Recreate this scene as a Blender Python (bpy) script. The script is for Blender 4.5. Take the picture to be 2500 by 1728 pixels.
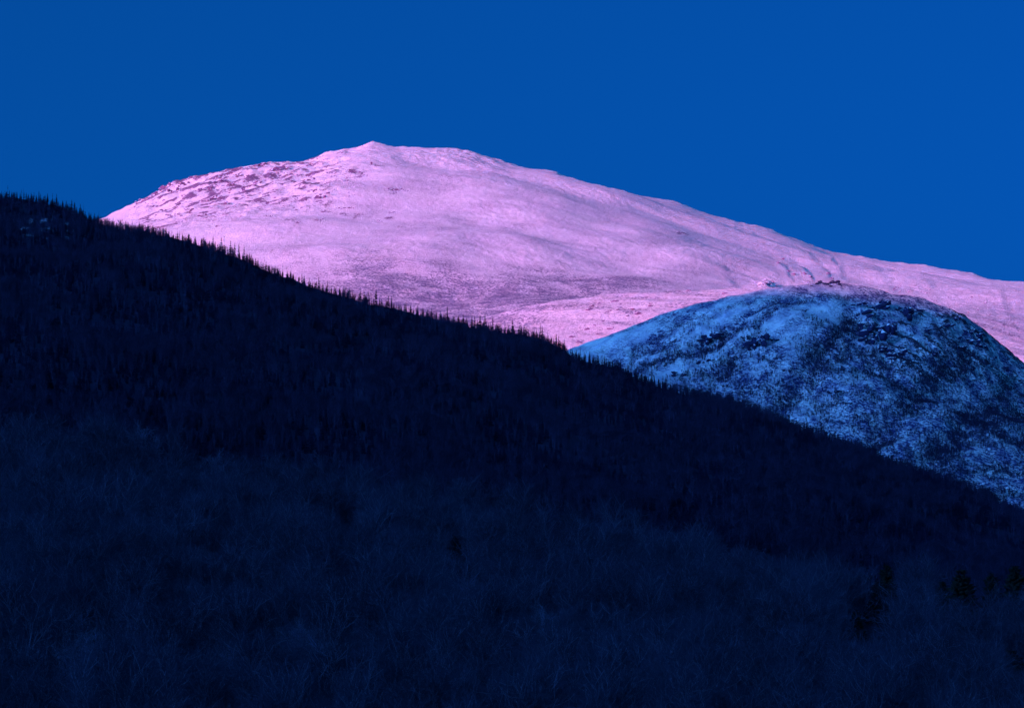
import bpy, bmesh, math, random
import numpy as np

# ------------------------------------------------------------------ scene, camera, sky, sun
scene = bpy.context.scene
C = scene.collection
for o in list(bpy.data.objects):
    bpy.data.objects.remove(o)
random.seed(7)
rng = np.random.default_rng(7)

W0, H0 = 2500.0, 1728.0
HFOV = math.radians(20.0)
FPX = (W0 / 2) / math.tan(HFOV / 2)
PITCH = math.atan((H0 / 2) / FPX)              # the level line lies on the lower edge of the picture
CP, SP = math.cos(PITCH), math.sin(PITCH)

cam = bpy.data.cameras.new('camera')
cam.sensor_width = 36.0
cam.angle = HFOV
cam.clip_start = 1.0
cam.clip_end = 120000.0
camo = bpy.data.objects.new('camera', cam)
camo.rotation_euler = (math.pi / 2 + PITCH, 0, 0)
C.objects.link(camo)
scene.camera = camo

SUN_EL = math.radians(6.0)
SUN_H = np.array([-0.67, -0.74])              # horizontal direction towards the low sun, behind the camera on the left
SUN_H = SUN_H / np.linalg.norm(SUN_H)
SUN_ROT = math.atan2(SUN_H[0], SUN_H[1])

world = bpy.data.worlds.new('World')
scene.world = world
world.use_nodes = True
wn = world.node_tree
bg = wn.nodes['Background']
sky = wn.nodes.new('ShaderNodeTexSky')
sky.sky_type = 'NISHITA'
sky.sun_disc = False
sky.sun_elevation = SUN_EL
sky.sun_rotation = SUN_ROT
sky.altitude = 500
sky.air_density = 0.15
sky.dust_density = 9.0
sky.ozone_density = 6.0
tint = wn.nodes.new('ShaderNodeMix')
tint.data_type = 'RGBA'
tint.blend_type = 'MULTIPLY'
tint.inputs[0].default_value = 1.0
tint.inputs[7].default_value = (0.45, 1.82, 2.00, 1)   # the slide film's blue cast, the same over the whole sky
sepc = wn.nodes.new('ShaderNodeSeparateColor'); comb = wn.nodes.new('ShaderNodeCombineColor')
powr = wn.nodes.new('ShaderNodeMath'); powr.operation = 'POWER'; powr.inputs[1].default_value = 1.5   # steeper red (and slightly steeper blue) layer of the slide film
wn.links.new(sky.outputs[0], sepc.inputs[0])
powb = wn.nodes.new('ShaderNodeMath'); powb.operation = 'POWER'; powb.inputs[1].default_value = 1.07
wn.links.new(sepc.outputs[2], powb.inputs[0]); wn.links.new(powb.outputs[0], comb.inputs[2])
wn.links.new(sepc.outputs[1], comb.inputs[1])
wn.links.new(sepc.outputs[0], powr.inputs[0]); wn.links.new(powr.outputs[0], comb.inputs[0])
wn.links.new(comb.outputs[0], tint.inputs[6])
wn.links.new(tint.outputs[2], bg.inputs[0])
bg.inputs[1].default_value = 0.15

sun = bpy.data.lights.new('sun', 'SUN')
sun.energy = 4.8
sun.angle = math.radians(0.5)
sun.color = (1.0, 0.16, 0.12)
suno = bpy.data.objects.new('sun', sun)
suno.rotation_euler = (math.pi / 2 - SUN_EL, 0, math.atan2(SUN_H[0], -SUN_H[1]))
suno.location = (SUN_H[0] * 3000, SUN_H[1] * 3000, 2500)
C.objects.link(suno)

scene.view_settings.view_transform = 'Standard'
scene.view_settings.look = 'None'
scene.view_settings.gamma = 1.0
scene.view_settings.use_curve_mapping = False
scene.view_settings.exposure = 0.5
scene.render.engine = 'CYCLES'
scene.cycles.max_bounces = 2
scene.cycles.diffuse_bounces = 2
scene.cycles.use_denoising = True

# ------------------------------------------------------------------ helpers
def ang(px, py):
    """photo pixel -> (X/Y, Z/Y)"""
    px = np.asarray(px, float); py = np.asarray(py, float)
    u = (px - W0 / 2) / FPX
    v = (H0 / 2 - py) / FPX
    d = CP - v * SP
    return u / d, (SP + v * CP) / d

def to_px(P):
    X, Y, Z = P[..., 0], P[..., 1], P[..., 2]
    f = Y * CP + Z * SP
    v = (-Y * SP + Z * CP) / f
    return np.stack([W0 / 2 + X / f * FPX, H0 / 2 - v * FPX], -1)

def smooth(e0, e1, x):
    t = np.clip((x - e0) / (e1 - e0), 0, 1)
    return t * t * (3 - 2 * t)

_perm = np.random.default_rng(11).permutation(4096)
_grad = np.random.default_rng(12).uniform(0, 2 * math.pi, 4096)
_gx, _gy = np.cos(_grad), np.sin(_grad)
def pnoise(x, y, seed=0):
    x = np.asarray(x, float) + seed * 17.31; y = np.asarray(y, float) + seed * 9.77
    xi = np.floor(x).astype(np.int64); yi = np.floor(y).astype(np.int64)
    xf = x - xi; yf = y - yi
    def g(ix, iy, fx, fy):
        h = _perm[(_perm[ix & 4095] + iy) & 4095]
        return _gx[h] * fx + _gy[h] * fy
    u = xf ** 3 * (xf * (xf * 6 - 15) + 10); v = yf ** 3 * (yf * (yf * 6 - 15) + 10)
    a = g(xi, yi, xf, yf); b = g(xi + 1, yi, xf - 1, yf)
    c = g(xi, yi + 1, xf, yf - 1); d = g(xi + 1, yi + 1, xf - 1, yf - 1)
    return 1.5 * ((a + u * (b - a)) + v * ((c + u * (d - c)) - (a + u * (b - a))))
def fbm(x, y, n=4, seed=0, gain=0.5):
    s = 0; a = 1.0
    for i in range(n):
        s = s + a * pnoise(x * 2 ** i, y * 2 ** i, seed + i * 3); a *= gain
    return s
def ridged(x, y, n=4, seed=0):
    s = 0; a = 1.0
    for i in range(n):
        s = s + a * (1 - np.abs(pnoise(x * 2 ** i, y * 2 ** i, seed + i * 5)) * 1.6); a *= 0.5
    return s / 1.9

def seg_dist(Q, line):
    """distance (px), along-fraction and signed side of pixel points Q to a pixel polyline"""
    best = np.full(Q.shape[:-1], 1e9); side = np.zeros_like(best); along = np.zeros_like(best)
    n = len(line) - 1
    for i in range(n):
        a = np.array(line[i], float); b = np.array(line[i + 1], float); ab = b - a
        t = np.clip(((Q - a) @ ab) / (ab @ ab), 0, 1)
        d = Q - (a + t[..., None] * ab)
        L = np.hypot(d[..., 0], d[..., 1])
        m = L < best
        s = np.sign(ab[0] * d[..., 1] - ab[1] * d[..., 0])
        best = np.where(m, L, best); side = np.where(m, s, side); along = np.where(m, (i + t) / n, along)
    return best, along, side

def tag(o, label=None, cat=None, group=None, kind=None):
    if label: o['label'] = label
    if cat: o['category'] = cat
    if group: o['group'] = group
    if kind: o['kind'] = kind
    return o

def mesh_np(name, V, F, mat=None, smooth_shade=False, attrs=None):
    """V (n,3), F (m,k) fixed-size faces"""
    me = bpy.data.meshes.new(name)
    V = np.ascontiguousarray(V, np.float32); F = np.ascontiguousarray(F, np.int32)
    m, k = F.shape
    me.vertices.add(len(V)); me.vertices.foreach_set('co', V.ravel())
    me.loops.add(m * k); me.loops.foreach_set('vertex_index', F.ravel())
    me.polygons.add(m); me.polygons.foreach_set('loop_start', np.arange(0, m * k, k, dtype=np.int32))
    if smooth_shade:
        me.polygons.foreach_set('use_smooth', np.ones(m, bool))
    if attrs:
        for key, val in attrs.items():
            at = me.attributes.new(key, 'FLOAT', 'POINT')
            at.data.foreach_set('value', np.ascontiguousarray(val, np.float32).ravel())
    me.update(calc_edges=True)
    if mat: me.materials.append(mat)
    return me

def grid_faces(nr, nc):
    i = np.arange(nr * nc).reshape(nr, nc)
    return np.stack([i[:-1, :-1], i[1:, :-1], i[1:, 1:], i[:-1, 1:]], -1).reshape(-1, 4)

# ------------------------------------------------------------------ materials
class NT:
    def __init__(s, name):
        s.m = bpy.data.materials.new(name); s.m.use_nodes = True
        s.t = s.m.node_tree; s.b = s.t.nodes['Principled BSDF']
        s.b.inputs['Roughness'].default_value = 0.9
        s.b.inputs['Specular IOR Level'].default_value = 0.15
        s.co = s.t.nodes.new('ShaderNodeTexCoord')
    def n(s, typ, **kw):
        nd = s.t.nodes.new(typ)
        for k, v in kw.items(): setattr(nd, k, v)
        return nd
    def lk(s, a, b): s.t.links.new(a, b)
    def noise(s, scale, detail=4, rough=0.6, stretch=None, co='Object', rot=None):
        nz = s.n('ShaderNodeTexNoise'); nz.inputs['Scale'].default_value = scale
        nz.inputs['Detail'].default_value = detail; nz.inputs['Roughness'].default_value = rough
        src = s.co.outputs[co]
        if stretch or rot:
            mp = s.n('ShaderNodeMapping')
            if stretch: mp.inputs['Scale'].default_value = stretch
            if rot: mp.inputs['Rotation'].default_value = rot
            s.lk(src, mp.inputs[0]); src = mp.outputs[0]
        s.lk(src, nz.inputs['Vector'])
        return nz.outputs['Fac']
    def ramp(s, fac, a, b, inv=False):
        r = s.n('ShaderNodeMapRange'); r.interpolation_type = 'SMOOTHSTEP'
        r.inputs[1].default_value = a; r.inputs[2].default_value = b
        if inv: r.inputs[3].default_value = 1; r.inputs[4].default_value = 0
        s.lk(fac, r.inputs[0]); return r.outputs[0]
    def math(s, op, a, b):
        m = s.n('ShaderNodeMath', operation=op)
        for i, v in enumerate((a, b)):
            if isinstance(v, (int, float)): m.inputs[i].default_value = v
            else: s.lk(v, m.inputs[i])
        return m.outputs[0]
    def mix(s, fac, a, b):
        m = s.n('ShaderNodeMix', data_type='RGBA')
        for i, v in ((0, fac), (6, a), (7, b)):
            if isinstance(v, (int, float)): m.inputs[i].default_value = v
            elif isinstance(v, tuple): m.inputs[i].default_value = (*v, 1)
            else: s.lk(v, m.inputs[i])
        return m.outputs[2]
    def attr(s, name):
        a = s.n('ShaderNodeAttribute'); a.attribute_name = name; return a.outputs['Fac']
    def bump(s, h, strength, dist):
        b = s.n('ShaderNodeBump'); b.inputs['Strength'].default_value = strength; b.inputs['Distance'].default_value = dist
        s.lk(h, b.inputs['Height']); s.lk(b.outputs[0], s.b.inputs['Normal'])
    def color(s, c): 
        if isinstance(c, tuple): s.b.inputs['Base Color'].default_value = (*c, 1)
        else: s.lk(c, s.b.inputs['Base Color'])

SNOW = (0.90, 0.92, 0.92)

def mat_mountain():
    t = NT('wind_packed_snow')
    fine = t.noise(0.16, 5, 0.75)
    mid = t.noise(0.035, 5, 0.65, stretch=(0.6, 1.0, 1.0))
    broad = t.noise(0.008, 4, 0.6)
    c = t.mix(t.ramp(broad, 0.35, 0.75), SNOW, (0.82, 0.80, 0.85))
    # scrub poking through the snow
    sp = t.ramp(fine, 0.46, 0.62)
    sp2 = t.ramp(mid, 0.35, 0.65)
    dens = t.math('MULTIPLY', t.attr('scrub'), t.math('ADD', t.math('MULTIPLY', sp, 0.75), t.math('MULTIPLY', sp2, 0.3)))
    c = t.mix(t.math('MINIMUM', t.math('MULTIPLY', dens, 2.5), 0.92), c, (0.10, 0.085, 0.22))
    # grainy crust and sparse tufts everywhere
    grain = t.noise(0.10, 6, 0.85)
    c = t.mix(t.math('MULTIPLY', t.ramp(grain, 0.44, 0.60), 0.34), c, (0.54, 0.52, 0.62))
    c = t.mix(t.math('MULTIPLY', t.ramp(fine, 0.58, 0.70), 0.45), c, (0.3, 0.24, 0.30))
    rk = t.math('ADD', t.attr('rock'), t.math('MULTIPLY', t.math('SUBTRACT', fine, 0.5), 2.2))
    c = t.mix(t.ramp(rk, 0.50, 0.75), c, t.mix(fine, (0.13, 0.08, 0.17), (0.34, 0.22, 0.36)))
    t.color(c)
    h = t.math('ADD', t.math('MULTIPLY', fine, 0.6), t.math('ADD', t.math('MULTIPLY', mid, 0.4), grain))
    t.bump(h, 0.9, 4.5)
    return t.m

def mat_hill():
    t = NT('snowy_scrub_slope')
    fine = t.noise(0.22, 5, 0.7)
    mid = t.noise(0.05, 5, 0.65, stretch=(1.0, 0.5, 0.5))
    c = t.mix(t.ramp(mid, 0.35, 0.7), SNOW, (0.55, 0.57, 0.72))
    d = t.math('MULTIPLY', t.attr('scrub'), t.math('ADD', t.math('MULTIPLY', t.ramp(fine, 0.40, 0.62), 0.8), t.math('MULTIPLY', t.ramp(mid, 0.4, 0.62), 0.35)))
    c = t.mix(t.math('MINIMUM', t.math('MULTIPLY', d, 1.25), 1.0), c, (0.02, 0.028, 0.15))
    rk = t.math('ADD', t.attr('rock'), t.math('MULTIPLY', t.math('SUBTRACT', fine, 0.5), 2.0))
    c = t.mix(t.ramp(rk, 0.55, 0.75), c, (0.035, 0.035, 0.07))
    t.color(c)
    t.bump(t.math('ADD', fine, mid), 1.0, 4.0)
    return t.m

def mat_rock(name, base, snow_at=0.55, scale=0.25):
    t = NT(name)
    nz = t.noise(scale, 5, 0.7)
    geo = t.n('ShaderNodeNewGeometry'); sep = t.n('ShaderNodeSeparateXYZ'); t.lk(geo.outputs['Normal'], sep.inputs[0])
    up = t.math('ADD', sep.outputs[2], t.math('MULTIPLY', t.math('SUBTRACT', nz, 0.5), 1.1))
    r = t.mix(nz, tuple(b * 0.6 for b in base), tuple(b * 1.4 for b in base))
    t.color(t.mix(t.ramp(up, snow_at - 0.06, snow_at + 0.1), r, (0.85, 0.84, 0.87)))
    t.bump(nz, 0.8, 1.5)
    return t.m

def mat_floor(name, a, b, snow=0.0):
    t = NT(name)
    nz = t.noise(0.15, 6, 0.7); bro = t.noise(0.02, 3, 0.5)
    c = t.mix(nz, a, b)
    if snow:
        c = t.mix(t.ramp(t.math('ADD', t.attr('snow'), t.math('MULTIPLY', t.math('SUBTRACT', nz, 0.5), 0.8)), 0.45, 0.65), c, (0.40, 0.41, 0.48))
    t.color(c); t.bump(nz, 0.7, 0.6)
    return t.m

def mat_tree(name, a, b, scale=1.5):
    t = NT(name)
    oi = t.n('ShaderNodeObjectInfo')
    nz = t.noise(scale, 3, 0.6)
    f = t.math('ADD', t.math('MULTIPLY', oi.outputs['Random'], 0.65), t.math('MULTIPLY', nz, 0.35))
    t.color(t.mix(f, a, b))
    return t.m

M_MOUNT = mat_mountain()
M_HILL = mat_hill()
M_CRAG = mat_rock('mountain_rock', (0.16, 0.09, 0.19), 0.62, 0.35)
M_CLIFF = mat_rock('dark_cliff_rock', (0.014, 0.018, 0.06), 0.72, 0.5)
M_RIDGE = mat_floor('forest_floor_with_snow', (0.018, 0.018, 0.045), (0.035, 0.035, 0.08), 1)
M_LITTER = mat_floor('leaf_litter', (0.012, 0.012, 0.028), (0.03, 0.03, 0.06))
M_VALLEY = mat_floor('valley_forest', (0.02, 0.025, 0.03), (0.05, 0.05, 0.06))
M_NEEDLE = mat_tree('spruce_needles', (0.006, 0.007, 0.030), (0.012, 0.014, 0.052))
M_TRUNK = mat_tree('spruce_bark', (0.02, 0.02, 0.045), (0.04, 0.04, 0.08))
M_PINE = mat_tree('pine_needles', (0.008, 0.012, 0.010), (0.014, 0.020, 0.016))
M_BARK = mat_tree('hardwood_bark', (0.07, 0.075, 0.13), (0.17, 0.18, 0.28))
M_TWIG = mat_tree('hardwood_twigs', (0.014, 0.016, 0.036), (0.066, 0.072, 0.140))
M_RIDGEBARK = mat_tree('birch_bark_on_the_ridge', (0.025, 0.025, 0.065), (0.08, 0.08, 0.16))
M_RIDGETWIG = mat_tree('birch_twigs_on_the_ridge', (0.008, 0.008, 0.030), (0.021, 0.021, 0.064))
M_PALE = mat_tree('pale_birch_bark', (0.11, 0.11, 0.24), (0.18, 0.18, 0.34))

# ------------------------------------------------------------------ terrain
class Terrain:
    """a hill built on a fan of columns: crest line at distance Yc, front slope running down towards the viewer"""
    def __init__(s, crest, Yc, Yb, eb, na, nr, prof, amin=-0.25, amax=0.25, lower=0.0, back=None, foot=None):
        ca, ce = ang([p[0] for p in crest], [p[1] for p in crest])
        # denser columns inside the view
        core = np.linspace(-0.185, 0.185, na)
        A = np.concatenate([np.linspace(amin, -0.187, 14), core, np.linspace(0.187, amax, 14)])
        yc = Yc(A) if callable(Yc) else np.full_like(A, Yc)
        Zc = np.interp(A, ca, ce) * yc - lower
        yb = np.full_like(A, Yb)
        Zb = eb(A) * yb
        T = np.linspace(0, 1, nr)
        rows = []
        for d, z in (back or [(2500, -65), (900, None)]):
            y = yc + d
            zz = np.full_like(A, z) if z is not None else Zc - 0.30 * d
            rows.append(np.stack([A * y, y, zz], -1))
        s.nback = len(rows)
        # the crest's small teeth die out down the slope
        Zs = [Zc]
        for sg in (0.003, 0.008, 0.018, 0.04, 0.07):
            w = np.exp(-((A[:, None] - A[None]) / sg) ** 2 / 2) * np.gradient(A)[None]
            Zs.append((w @ Zc) / w.sum(1))
        Zs = np.stack(Zs, 0); kn = np.array([0, .025, .07, .16, .4, 1.0])
        for t in T:
            y = yc + (yb - yc) * t
            k = min(int(np.searchsorted(kn, t, 'right')) - 1, 4); fr = (t - kn[k]) / (kn[k + 1] - kn[k]); fr = fr * fr * (3 - 2 * fr)
            zt = Zs[k] * (1 - fr) + Zs[k + 1] * fr
            rows.append(np.stack([A * y, y, zt + (Zb - zt) * prof(t)], -1))
        for d, z in (foot or [(0.5, -0.5), (1.0, -65)]):
            y = yb - d * s_foot(yb)
            zz = np.full_like(A, z) if d == 1.0 else Zb * 0.5
            rows.append(np.stack([A * y, y, zz], -1))
        s.nfront = nr
        s.P = np.stack(rows, 0)
        s.A = A; s.T = T
        s.front = slice(s.nback, s.nback + nr)
        s.t = T[:, None] * np.ones_like(A)[None]
        s.upd()
        s.attrs = {}
    def upd(s):
        s.F = s.P[s.front]
        s.px = to_px(s.F)
    def add(s, dz):
        s.P[s.front, :, 2] += dz; s.upd()
    def set_attr(s, key, val):
        full = np.zeros(s.P.shape[:2]); full[s.front] = val; s.attrs[key] = full
    def build(s, name, mat, label, kind='structure'):
        nr, nc = s.P.shape[:2]
        me = mesh_np(name, s.P.reshape(-1, 3), grid_faces(nr, nc), mat, True, s.attrs)
        o = bpy.data.objects.new(name, me); C.objects.link(o)
        tag(o, label, None, None, kind)
        s.obj = o
        return o
    def sample(s, r, c):
        r = np.clip(r, 0, s.F.shape[0] - 1.001); c = np.clip(c, 0, s.F.shape[1] - 1.001)
        r0 = r.astype(int); c0 = c.astype(int); fr = (r - r0)[:, None]; fc = (c - c0)[:, None]
        F = s.F
        return (F[r0, c0] * (1 - fr) * (1 - fc) + F[r0 + 1, c0] * fr * (1 - fc) + F[r0, c0 + 1] * (1 - fr) * fc + F[r0 + 1, c0 + 1] * fr * fc)
    def at_px(s, x, y):
        d = (s.px[..., 0] - x) ** 2 + (s.px[..., 1] - y) ** 2
        i = np.unravel_index(np.argmin(d), d.shape)
        return s.F[i].copy()
    def scatter(s, n, weight, rg):
        """n points over the front slope, chance = ground area x weight"""
        F = s.F
        e1 = F[1:, :-1] - F[:-1, :-1]; e2 = F[:-1, 1:] - F[:-1, :-1]
        ar = np.abs(e1[..., 1] * e2[..., 0] - e1[..., 0] * e2[..., 1])
        w = (ar * weight[:-1, :-1]).ravel(); w = w / w.sum()
        k = rg.choice(len(w), n, p=w)
        r, c = np.unravel_index(k, ar.shape)
        return s.sample(r + rg.random(n), c + rg.random(n))

def s_foot(yb):
    return yb * 0.16

# --- crest lines as they stand in the photograph
CREST_M = [(-900, 800), (-400, 700), (0, 610), (150, 562), (258, 530), (285, 515), (336, 490), (382, 471), (412, 449), (452, 438), (473, 428), (491, 427),
  (533, 421), (579, 413), (621, 405), (655, 395), (673, 396), (700, 396), (740, 395), (791, 374), (825, 368), (839, 364), (870, 361), (890, 354), (911, 347),
  (925, 350), (948, 355), (988, 359), (1073, 360), (1118, 364), (1142, 367), (1182, 379), (1221, 389), (1237, 397), (1270, 405), (1300, 413), (1330, 415),
  (1361, 421), (1394, 437), (1437, 448), (1500, 461), (1552, 476), (1612, 485), (1643, 491), (1679, 502), (1727, 521), (1788, 538), (1855, 552), (1915, 572),
  (1961, 590), (2010, 607), (2065, 620), (2134, 630), (2154, 637), (2198, 641), (2253, 647), (2314, 658), (2374, 666), (2410, 681), (2451, 686), (2500, 688),
  (2700, 715), (3000, 770), (3400, 850)]
CREST_S = [(-500, 1100), (600, 960), (1000, 850), (1150, 790), (1210, 767), (1255, 752), (1361, 734), (1400, 731), (1506, 717), (1642, 709), (1760, 706), (1900, 700), (2100, 705), (2500, 800), (3000, 950)]
CREST_H = [(-500, 1300), (900, 1060), (1150, 960), (1300, 892), (1400, 849), (1491, 815), (1558, 791), (1606, 770), (1673, 749), (1764, 727), (1855, 709), (1937, 697), (1994, 691),
  (2054, 690), (2100, 697), (2137, 704), (2176, 717), (2245, 724), (2272, 736), (2305, 750), (2347, 764), (2382, 789), (2410, 814), (2451, 847), (2500, 891), (2600, 965), (2800, 1090), (3300, 1300)]
CREST_R = [(-800, 420), (-300, 440), (0, 466), (38, 466), (75, 473), (113, 481), (150, 489), (188, 506), (226, 523), (263, 535), (301, 545), (338, 549), (395, 558), (412, 561),
  (458, 573), (503, 588), (534, 599), (579, 612), (609, 624), (640, 640), (685, 657), (715, 664), (746, 679), (791, 694), (852, 709), (900, 726), (965, 736), (1017, 751), (1082, 766),
  (1134, 781), (1186, 786), (1225, 796), (1264, 797), (1316, 809), (1355, 825), (1381, 840), (1407, 861), (1446, 869), (1500, 879), (1562, 911), (1610, 930), (1676, 947), (1725, 963),
  (1806, 981), (1871, 996), (1920, 1018), (1985, 1044), (2041, 1064), (2119, 1085), (2166, 1114), (2229, 1132), (2276, 1148), (2323, 1166), (2370, 1185), (2417, 1201), (2464, 1220),
  (2500, 1241), (2700, 1330), (3100, 1470)]
CREST_F = [(-600, 1010), (0, 1045), (200, 1055), (330, 1085), (500, 1130), (700, 1150), (900, 1168), (1100, 1205), (1250, 1240), (1500, 1290), (1750, 1335), (2000, 1372), (2200, 1392), (2500, 1412), (3100, 1450)]

# --- the mountain
mt = Terrain(CREST_M, lambda a: 8500 + 250 * np.sin(a * 9 + 0.6), 6000, lambda a: np.full_like(a, 0.1150), 900, 430, lambda t: 0.82 * t + 0.18 * t * t)
X, Y = mt.F[..., 0], mt.F[..., 1]
Q = mt.px.copy()
fade = smooth(0.0, 0.10, mt.t)
dz = 40 * fade * fbm(X / 850, Y / 1000, 3, 1)
# gentle benches and drifts running along the slope
ca, sa = math.cos(math.radians(-14)), math.sin(math.radians(-14))
U, Vv = X * ca + Y * sa, -X * sa + Y * ca
dz += 5.0 * (0.2 + 0.8 * fade) * fbm(U / 480, Vv / 260, 3, 5)
dz += 1.3 * fade * fbm(X / 130, Y / 150, 3, 7)
dz += 0.7 * fbm(U / 70, Vv / 50, 4, 9, 0.55)
dz += 0.8 * fbm(X / 24, Y / 30, 3, 10, 0.6) * (0.5 + 0.9 * smooth(-.2, .5, fbm(X / 260, Y / 320, 3, 12)))
# rocky left shoulder
lx, ly = Q[..., 0], Q[..., 1]
crest_y = np.interp(lx, [c[0] for c in CREST_M], [c[1] for c in CREST_M])
below = ly - crest_y
shoulder = smooth(250, 400, lx) * (1 - smooth(760, 930, lx)) * (1 - smooth(60, 165, below))
rx, ry = X * math.cos(0.5) + Y * math.sin(0.5), -X * math.sin(0.5) + Y * math.cos(0.5)
rd = ridged(rx / 150, ry / 62, 4, 3)
dz += shoulder * (12.0 * (rd - 0.6) + 4.5 * fbm(X / 42, Y / 60, 3, 4))
summit = smooth(720, 800, lx) * (1 - smooth(1150, 1350, lx)) * (1 - smooth(15, 90, below))
dz += summit * 3.0 * fbm(X / 60, Y / 80, 4, 8)
# whole crest a little broken
dz += (1 - smooth(0, 0.05, mt.t)) * 2.2 * fbm(X / 38, Y / 300, 4, 15)
# ribs and couloirs on the right
RIBS = [([(1895, 604), (1925, 622), (1955, 646), (1978, 672), (1992, 702)], 5, 8), ([(1880, 622), (1903, 643), (1925, 668), (1938, 694)], 4, 7),
        ([(1955, 612), (1992, 636), (2022, 662), (2036, 695)], 4.5, 8), ([(1770, 662), (1797, 688), (1818, 715)], 3, 10), ([(2020, 622), (2050, 648), (2066, 680)], 3.5, 8),
        ([(1785, 545), (1812, 556), (1845, 568)], 7, 9), ([(2120, 640), (2165, 690), (2215, 745)], 4, 14), ([(2225, 655), (2280, 715), (2330, 780)], 3.5, 14), ([(2415, 690), (2445, 730), (2475, 780)], 4, 12)]
wx = 4 * fbm(Q[..., 0] / 30, Q[..., 1] / 30, 3, 21); wy = 4 * fbm(Q[..., 0] / 30, Q[..., 1] / 30, 3, 25)
Qw = Q + np.stack([wx, wy], -1)
for line, h, wd in RIBS:
    d, al, sd = seg_dist(Qw, line)
    # hump on the sunny (left) side, abrupt trough on the right
    sgn = d * sd                     # one side +, other -
    sgn = -sgn
    k = np.sin(np.clip(al, 0.02, 0.98) * math.pi) ** 0.6
    prof = np.exp(-((sgn + 0.45 * wd) / (1.1 * wd)) ** 2) * 0.8 - np.exp(-((sgn - 0.75 * wd) / (0.8 * wd)) ** 2) * 0.9
    dz += h * k * prof * (0.8 + 0.35 * pnoise(Q[..., 1] / 12, Q[..., 0] / 16, 31)) * 0.55
# pink knoll left of the hill's rocks
d = np.hypot((Q[..., 0] - 1868) / 32, (Q[..., 1] - 690) / 14)
dz += 14 * np.exp(-d ** 2) + np.exp(-d ** 2) * 7 * fbm(X / 22, Y / 40, 3, 41)
# rough boulder ground on the lower right
rough = smooth(2050, 2350, lx) * smooth(15, 80, below)
dz += rough * (1.4 * fbm(X / 26, Y / 34, 4, 44) + 1.0 * ridged(X / 40, Y / 50, 2, 47))
mt.add(dz)
rock = shoulder * (0.18 + 0.82 * smooth(0.40, 0.95, rd + 0.35 * fbm(X / 40, Y / 50, 3, 51)))
for cx_, cy_, sx_, sy_, k_ in [(870, 425, 40, 14, .5), (925, 410, 28, 12, .35), (900, 395, 20, 8, .4), (1050, 400, 30, 14, .3), (960, 465, 40, 9, .4), (870, 510, 60, 10, .45), (960, 515, 28, 6, .5),
                               (1090, 440, 60, 18, .3), (1270, 390, 20, 8, .25), (1668, 577, 26, 9, .5), (1600, 485, 60, 12, .25), (790, 490, 30, 22, .45), (700, 545, 40, 10, .4), (1868, 692, 26, 9, .6), (980, 540, 30, 9, .4)]:
    g = np.exp(-((lx - cx_) / sx_) ** 2 - ((ly - cy_) / sy_) ** 2)
    rock = np.maximum(rock, 1.35 * k_ * g * (0.9 + 0.9 * fbm(X / 30, Y / 40, 3, 53)))
mt.set_attr('rock', np.clip(rock, 0, 1))
line_y = np.interp(lx, [200, 500, 700, 900, 1100, 1300, 1500, 1650, 1800, 2000, 2500], [560, 600, 650, 640, 652, 655, 662, 684, 725, 760, 700])
wob = 26 * fbm(lx / 160, ly / 40, 4, 61)
sc_ = smooth(-25, 45, ly - line_y + wob) * (0.35 + 0.65 * smooth(650, 1050, lx)) * (1 - smooth(1750, 1950, lx)) * (1 - 0.6 * smooth(0.2, 0.6, fbm(lx / 120, ly / 16, 4, 65)))
sc_ = np.maximum(sc_, 0.22 * smooth(-0.1, 0.5, fbm(lx / 220, ly / 45, 4, 71)) * smooth(30, 110, below))
sc_ = np.maximum(sc_, 0.32 * smooth(2050, 2450, lx) * smooth(10, 110, below))
mt.set_attr('scrub', np.clip(sc_, 0, 1))
mountain = mt.build('mountain', M_MOUNT, 'broad snow covered mountain glowing pink in the last sunlight')

# --- the spur in front of it
sp = Terrain(CREST_S, 6050, 5600, lambda a: np.full_like(a, 0.112), 420, 150, lambda t: 0.72 * t + 0.28 * t * t, foot=[(0.5, -0.5), (1.0, -65)])
X, Y = sp.F[..., 0], sp.F[..., 1]; Q = sp.px.copy()
dz = 5 * smooth(0, .2, sp.t) * fbm(X / 220, Y / 260, 3, 101) + 1.6 * fbm(X / 60, Y / 60, 4, 103) + 0.8 * fbm(X / 16, Y / 20, 3, 107)
# diagonal drift lines rising to the right
dz += 1.6 * fbm((X * 0.93 - Y * 0.35) / 190, (X * 0.35 + Y * 0.93) / 26, 3, 109)
sp.add(dz)
rk = np.zeros_like(X)
for cx_, cy_, sx_, sy_, k_ in [(1480, 760, 60, 22, .38), (1560, 765, 30, 14, .42), (1440, 800, 50, 14, .38), (1420, 830, 40, 12, .45), (1500, 735, 26, 6, .45), (1380, 770, 30, 12, .25)]:
    rk = np.maximum(rk, k_ * np.exp(-((Q[..., 0] - cx_) / sx_) ** 2 - ((Q[..., 1] - cy_) / sy_) ** 2) * (0.7 + 1.3 * np.abs(fbm(X / 20, Y / 26, 3, 111))))
sp.set_attr('rock', np.clip(rk, 0, 1))
sp.set_attr('scrub', np.clip(0.25 + 0.5 * smooth(-.1, .5, fbm((X * 0.93 - Y * 0.35) / 200, (X * 0.35 + Y * 0.93) / 40, 3, 113)) + 0.3 * (1 - smooth(1200, 1400, Q[..., 0])), 0, 1) * 0.75)
spur = sp.build('mountain_spur', M_MOUNT, 'pink lit snowy spur at the foot of the mountain, left of the blue hill')

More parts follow.
